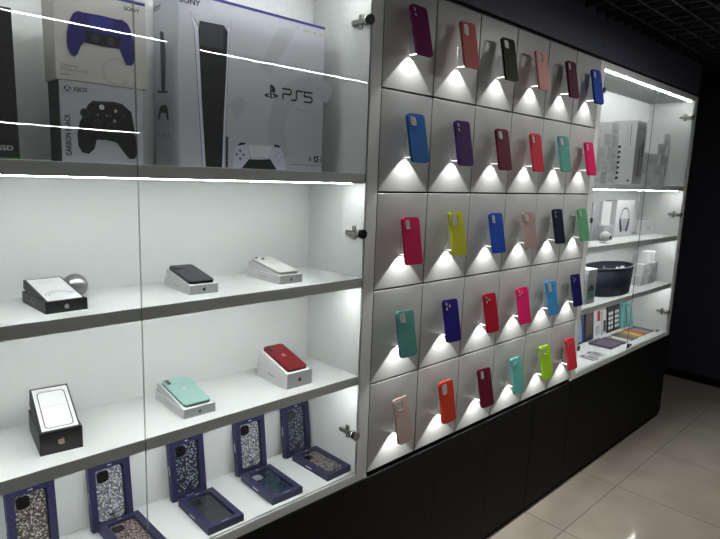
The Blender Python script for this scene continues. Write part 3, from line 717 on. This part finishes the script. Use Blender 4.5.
RS = [[(2.30, 2.50), (2.553, 2.672)], [(2.270, 2.363), (2.459, 2.615), (2.64, 2.687)], [(2.292, 2.52), (2.553, 2.702)], [(2.502, 2.62), (2.668, 2.703)], [(2.586, 2.69)]]
for nm, S_ in (('left', LS), ('right', RS)):
    for i, row in enumerate(S_):
        for j, (a, b) in enumerate(row):
            pos = '' if len(row) == 1 else (' left box,', ' right box,')[j] if len(row) == 2 else (' left box,', ' middle box,', ' right box,')[j]
            carton('accessory_box', a, b, .10, .165, LV[i]+.0003, LV[i+1]-.0003, M['white_card'],
                   'small white box with shaded front,%s %s layer of the %s stack' % (pos, ORD[i], nm), 'box', 'accessory boxes in the %s stack' % nm, small_shade_print)
def tall_print(p, w, h, d):
    sf = lambda k: (lambda a, b: (-w/2-.0003-k*.0002, a, b))
    for i in range(7):
        z_ = h*(.10+.082*i)
        p.flat(rect(d*.60, d*.60+d*(.34 if i in (3, 4) else .2), z_-.006, z_+.006), M['ink_dark'], sf(1)); p.flat(rect(d*.66, d*.72, z_-.010, z_+.008), M['ink_dark'], sf(2))
    p.flat(rect(d*.22, d*.25, h*.60, h*.95), M['ink_grey'], sf(1)); p.flat(rect(d*.36, d*.38, h*.62, h*.95), M['ink_faint'], sf(1)); p.flat(rect(d*.12, d*.20, h*.04, h*.08), M['ink_dark'], sf(1))
    ff = lambda k: (lambda a, b: (a, -.0003-k*.0002, b))
    p.flat(rect(-w*.47, w*.47, h*.01, h*.99), M['grey_card'], ff(0))  # grey sheet paints the dimmer light on the box front
    p.flat(rect(-w*.05, w*.06, h*.12, h*.62), M['ink_dark'], ff(1)); p.flat(rect(w*.2, w*.34, h*.45, h*.70), M['ink'], ff(1)); p.flat(rect(w*.22, w*.28, h*.15, h*.45), M['ink_dark'], ff(1))
    for k_ in range(3): p.flat(rect(-w*.3, w*.35, h*(.86+.03*k_), h*(.868+.03*k_)), M['ink_dark'], ff(1))
carton('appliance_box', 2.085, 2.225, .075, .20, zA+.0003, 1.903, M['white_card'], 'tall white appliance box with shaded front and attachments pictured, between the two stacks', 'box', None, tall_print)

# second shelf
carton('tall_box', 1.795, 1.865, .14, .21, zB+.0003, 1.452, M['pale_card'], 'tall plain pale box at the left of the second shelf, far cabinet', 'box', None,
       lambda p, w, h, d: p.flat(rect(-w*.44, w*.44, h*.02, h*.98), M['grey_card'], lambda a, b: (a, -.0003, b)))
def head_print(p, w, h, d):
    ff = lambda k: (lambda a, b: (a, -.0004-k*.0002, b))
    p.flat(arc(0, h*.48, w*.24, w*.28, 0, 180), M['ink_grey'], ff(1))
    p.flat([(-w*.30, h*.50), (-w*.24, h*.52), (-w*.08, h*.16), (-w*.20, h*.12), (-w*.28, h*.3)], M['ink_dark'], ff(1))
    p.flat([(w*.30, h*.50), (w*.24, h*.52), (w*.08, h*.16), (w*.20, h*.12), (w*.28, h*.3)], M['ink_dark'], ff(1))
    p.flat([(-w*.23, h*.50), (w*.23, h*.50), (w*.07, h*.16), (-w*.07, h*.16)], M['ink_faint'], ff(0))
carton('headphone_box', 2.165, 2.42, .17, .235, zB+.0003, 1.459, M['white_card'], 'white box with grey over ear headphones pictured on the front', 'box', None, head_print)
carton('accessory_box', 1.985, 2.10, .175, .235, zB+.0003, 1.455, M['white_card'], 'plain white upright box left of the headphone box', 'box')
def bud_print(p, w, h, d):
    ff = lambda a, b: (a, -.0004, b)
    for s_ in (-1, 1): p.flat(circ(s_*w*.10, h*.55, h*.08, 12), M['ink_grey'], ff); p.flat(rect(s_*w*.10-.003, s_*w*.10+.003, h*.28, h*.5), M['ink_grey'], ff)
carton('earphone_box', 1.865, 1.985, .105, .15, zB+.0003, 1.328, M['pale_card'], 'small pale earphone box in front of the plain white box, behind the round camera', 'box', None, bud_print)
carton('earphone_box', 2.50, 2.69, .135, .175, zB+.0003, 1.329, M['white_card'], 'wide white earphone box at the right of the second shelf, far cabinet', 'box', None, bud_print)
e = empty('round_camera', (1.775, .058, zB), 'white round camera with a dark lens, front left of the second shelf', 'camera')
MB().lathe([(.006, 0), (.026, 0.0003), (.027, .004), (.014, .007), (.010, .012)]).build('foot', M['white_card'], e)
MB().sphere((0, 0, .036), .027).build('body', M['white_card'], e)
MB().sphere((.004, -.0150, .033), .0155, sc=(1, .9, 1)).build('lens', M['lens'], e)

# third shelf
def phone_print(p, w, h, d):
    ff = lambda k: (lambda a, b: (a, -.0004-k*.0002, b))
    p.flat(rect(-w*.46, w*.46, h*.02, h*.98), M['grey_card'], ff(0)); p.flat(arc(0, h*.36, w*.02, w*.34, 5, 175), M['ink_dark'], ff(1)); p.flat(rect(-w*.34, w*.34, h*.14, h*.37), mat('teal_grey_ink', (96, 130, 132), .5, noise=.04), ff(1))
carton('speaker_box', 1.588, 1.692, .045, .105, zC+.0003, 1.118, M['white_card'], 'white box with a grey picture, left of the navy bin', 'box', None, phone_print)
e = empty('storage_bin', (2.055, .132, zC), 'dark navy oval felt bin filled with small packets', 'bin')
b = MB()
seg, prof = 48, [(.90, 0.0005), (.92, .002), (.965, .08), (1.0, .150), (.965, .152), (.935, .08), (.88, .01)]
b.lathe(prof, sx=.225, sy=.105, seg=seg); b.build('body', M['bin'], e)
torus = MB().lathe([(.965, .149), (1.01, .147), (1.015, .156), (.99, .160), (.962, .156), (.965, .149)], sx=.225, sy=.105, seg=seg, caps=False)
torus.build('rim', M['black_plastic'], e)
PK = [((1.93, .13), (225, 150, 90), 'orange small packet in the navy bin'), ((1.99, .10), (215, 215, 210), 'white small packet left of centre in the navy bin'), ((2.06, .15), (90, 84, 80), 'grey small packet in the middle of the navy bin'),
      ((2.12, .10), (230, 226, 215), 'cream small packet right of centre in the navy bin'), ((2.19, .13), (205, 205, 208), 'pale grey small packet at the right of the navy bin')]
for (x, y), rgb, lb in PK:
    e = empty('small_packet', (x, y, zC+.011), lb, 'packet', 'packets in the navy bin', (R(random.uniform(-8, 8)), R(random.uniform(-8, 8)), R(random.uniform(-40, 40))))
    mm = mat('packet_' + lb.split()[0], rgb, .4, noise=.15, scale=60)
    MB().box(-.020, .020, -.008, .008, 0, .126, .003).build('pouch', mm, e)
    MB().box(-.020, .020, -.002, .002, .1262, .134, .0008).build('seal', M['ink_silver'], e)
CS = [[(2.43, 2.525), (2.56, 2.665)], [(2.445, 2.50), (2.585, 2.690)], [(2.52, 2.625)]]
zl = [zC+.0003, 1.000, 1.070, 1.145]
for i, row in enumerate(CS):
    for j, (a, b_) in enumerate(row):
        if i == 1 and j == 0: a, b_ = 2.445, 2.535
        if i == 2: a, b_ = 2.505, 2.62
        carton('cable_box', a, b_, .085, .135, zl[i]+.0003, zl[i+1]-.0003, M['white_card'], 'small white cable box, %s of the stack beside the navy bin' % (('bottom left', 'bottom right'), ('middle left', 'middle right'), ('topmost',))[i][j], 'box', 'cable boxes beside the bin', small_shade_print)

# bottom shelf
def pack(name, x0, x1, y, h, card, inset, label, grp, lean=-5.0, th=.012, extra=None):
    cx = (x0+x1)/2
    e = empty(name, (cx, y, zD+.0015), label, 'package', grp, (R(lean), 0, 0))
    MB().box(x0-cx, x1-cx, 0, th, 0, h, .001).build('card', card, e)
    p = MB(); w = x1-x0
    inset(p, w, h); p.build('print', None, e)
ff = lambda k=0: (lambda a, b: (a, -.0004-k*.0002, b))
BLUE = mat('pale_blue_ink', (140, 160, 205), .5, noise=.1, scale=60); BROWN = mat('brown_pattern_ink', (92, 78, 66), .5, noise=.45, scale=90); DNAVY = mat('slate_navy_card', (44, 50, 72), .5, noise=.15, scale=50)
TEAL = mat('teal_case', (110, 178, 178), .45, noise=.06); TEAL2 = mat('pale_teal_case', (134, 196, 196), .45, noise=.06); PURP = mat('mauve_cover', (98, 86, 112), .5, noise=.12, scale=50)
G3 = 'packages standing along the back of the bottom shelf'
pack('case_package', 1.90, 2.03, .222, .185, DNAVY, lambda p, w, h: p.flat([(-w*.3, h*.08), (w*.28, h*.08), (w*.1, h*.9), (-w*.14, h*.9)], BLUE, ff()), 'slate package with a pale blue stripe, left end of the far bottom shelf', G3)
pack('case_package', 2.04, 2.15, .222, .185, DNAVY, lambda p, w, h: p.flat(rect(-w*.36, w*.36, h*.2, h*.93), BROWN, ff()), 'slate package with a brown patterned front on the far bottom shelf', G3)
pack('case_package', 2.17, 2.27, .228, .175, M['white_card'], lambda p, w, h: (p.flat(rect(-w*.05, w*.38, h*.56, h*.92), M['ink_red'], ff()), p.flat(rect(-w*.3, w*.3, h*.1, h*.4), M['ink_faint'], ff())), 'white package with a red panel on the far bottom shelf', G3)
pack('case_package', 2.285, 2.35, .228, .150, M['white_card'], lambda p, w, h: p.flat(rect(-w*.2, w*.36, h*.12, h*.6), M['ink_dark'], ff()), 'low white package with a dark picture, right of the red panelled package', G3)
def dots(p, w, h):
    for i in range(4):
        for j in range(2): p.flat(circ(-w*.2+w*.4*j, h*(.18+.18*i), .012, 8, rx=.016), M['white_card'], ff())
pack('case_package', 2.365, 2.455, .226, .170, M['black_card'], dots, 'black package with white spots, left one of the spotted pair', G3)
pack('case_package', 2.465, 2.545, .226, .172, M['black_card'], dots, 'black package with white spots, right one beside the teal covers', G3)
pack('phone_cover', 2.560, 2.625, .220, .168, TEAL, lambda p, w, h: p.flat(circ(-w*.2, h*.87, .010, 12), M['ink_dark'], ff()), 'teal upright cover next to the spotted black packages', G3, lean=-6)
pack('phone_cover', 2.640, 2.725, .205, .165, TEAL2, lambda p, w, h: p.flat(circ(-w*.2, h*.87, .010, 12), M['ink_dark'], ff()), 'pale teal upright cover nearest the far side wall', G3, lean=-10)
def flat_case(name, x0, x1, y0, y1, th, m, label, grp, rz=0, inset=None):
    cx, cy = (x0+x1)/2, (y0+y1)/2
    e = empty(name, (cx, cy, zD+.0003), label, 'phone case', grp, (0, 0, R(rz)))
    w, l = x1-x0, y1-y0
    MB().prism(rrect(0, 0, w, l, min(.009, w*.15), 5), 0, th, f=lambda a, b, k: (a, b, k)).build('shell', m, e)
    q = MB(); q.prism(rrect(-w*.2, l*.34, w*.36, l*.18, .005, 4), th+.0002, th+.0012, f=lambda a, b, k: (a, b, k)); q.build('camera_window', M['ink_dark'], e)
    if inset: q = MB(); q.flat(rrect(0, -l*.08, w*.7, l*.55, .004), inset, lambda a, b: (a, b, th+.0003)); q.build('print', None, e)
flat_case('tablet_cover', 2.02, 2.165, .060, .195, .014, PURP, 'thick mauve cover lying flat on the far bottom shelf', None)
flat_case('phone_case', 1.735, 1.800, .030, .115, .006, M['pale_card'], 'pale grey flat case with dark insert, left of the front pair', 'flat pale cases at the front left', -8, M['ink_grey'])
flat_case('phone_case', 1.825, 1.890, .040, .118, .006, M['pale_card'], 'pale grey flat case with dark insert, right of the front pair', 'flat pale cases at the front left', -8, M['ink_grey'])
RC = [('charcoal', (60, 56, 54)), ('white', (215, 212, 208)), ('brown', (92, 80, 70)), ('olive', (120, 118, 80)), ('yellow', (210, 185, 90)), ('red', (205, 70, 60)), ('stone grey', (150, 148, 146)), ('slate', (84, 92, 96))]
for i, (n_, rgb) in enumerate(RC):
    x_ = 2.185+i*.064
    flat_case('phone_case', x_, x_+.056, .058, .190, .008, mat('flat_case_' + n_.replace(' ', '_'), rgb, .45, noise=.08, scale=60), '%s phone case lying flat in the row on the far bottom shelf' % n_, 'flat phone cases in a row on the bottom shelf', -3)
e = empty('door_catch', (2.705, .045, ZB+.0003), 'small grey catch lying at the far front corner of the bottom shelf', 'catch')
MB().box(-.022, .022, -.008, .008, 0, .006, .0015).build('plate', M['steel'], e)
MB().box(-.008, .008, -.005, .005, .0062, .010, .001).build('tongue', M['chrome'], e)

# ------------------------------------------------------------------ world: almost no daylight reaches the shop
w = bpy.data.worlds.new('dim_hall'); scene.world = w; w.use_nodes = True
w.node_tree.nodes['Background'].inputs['Color'].default_value = (0.5, 0.55, 0.65, 1)
w.node_tree.nodes['Background'].inputs['Strength'].default_value = 0.02
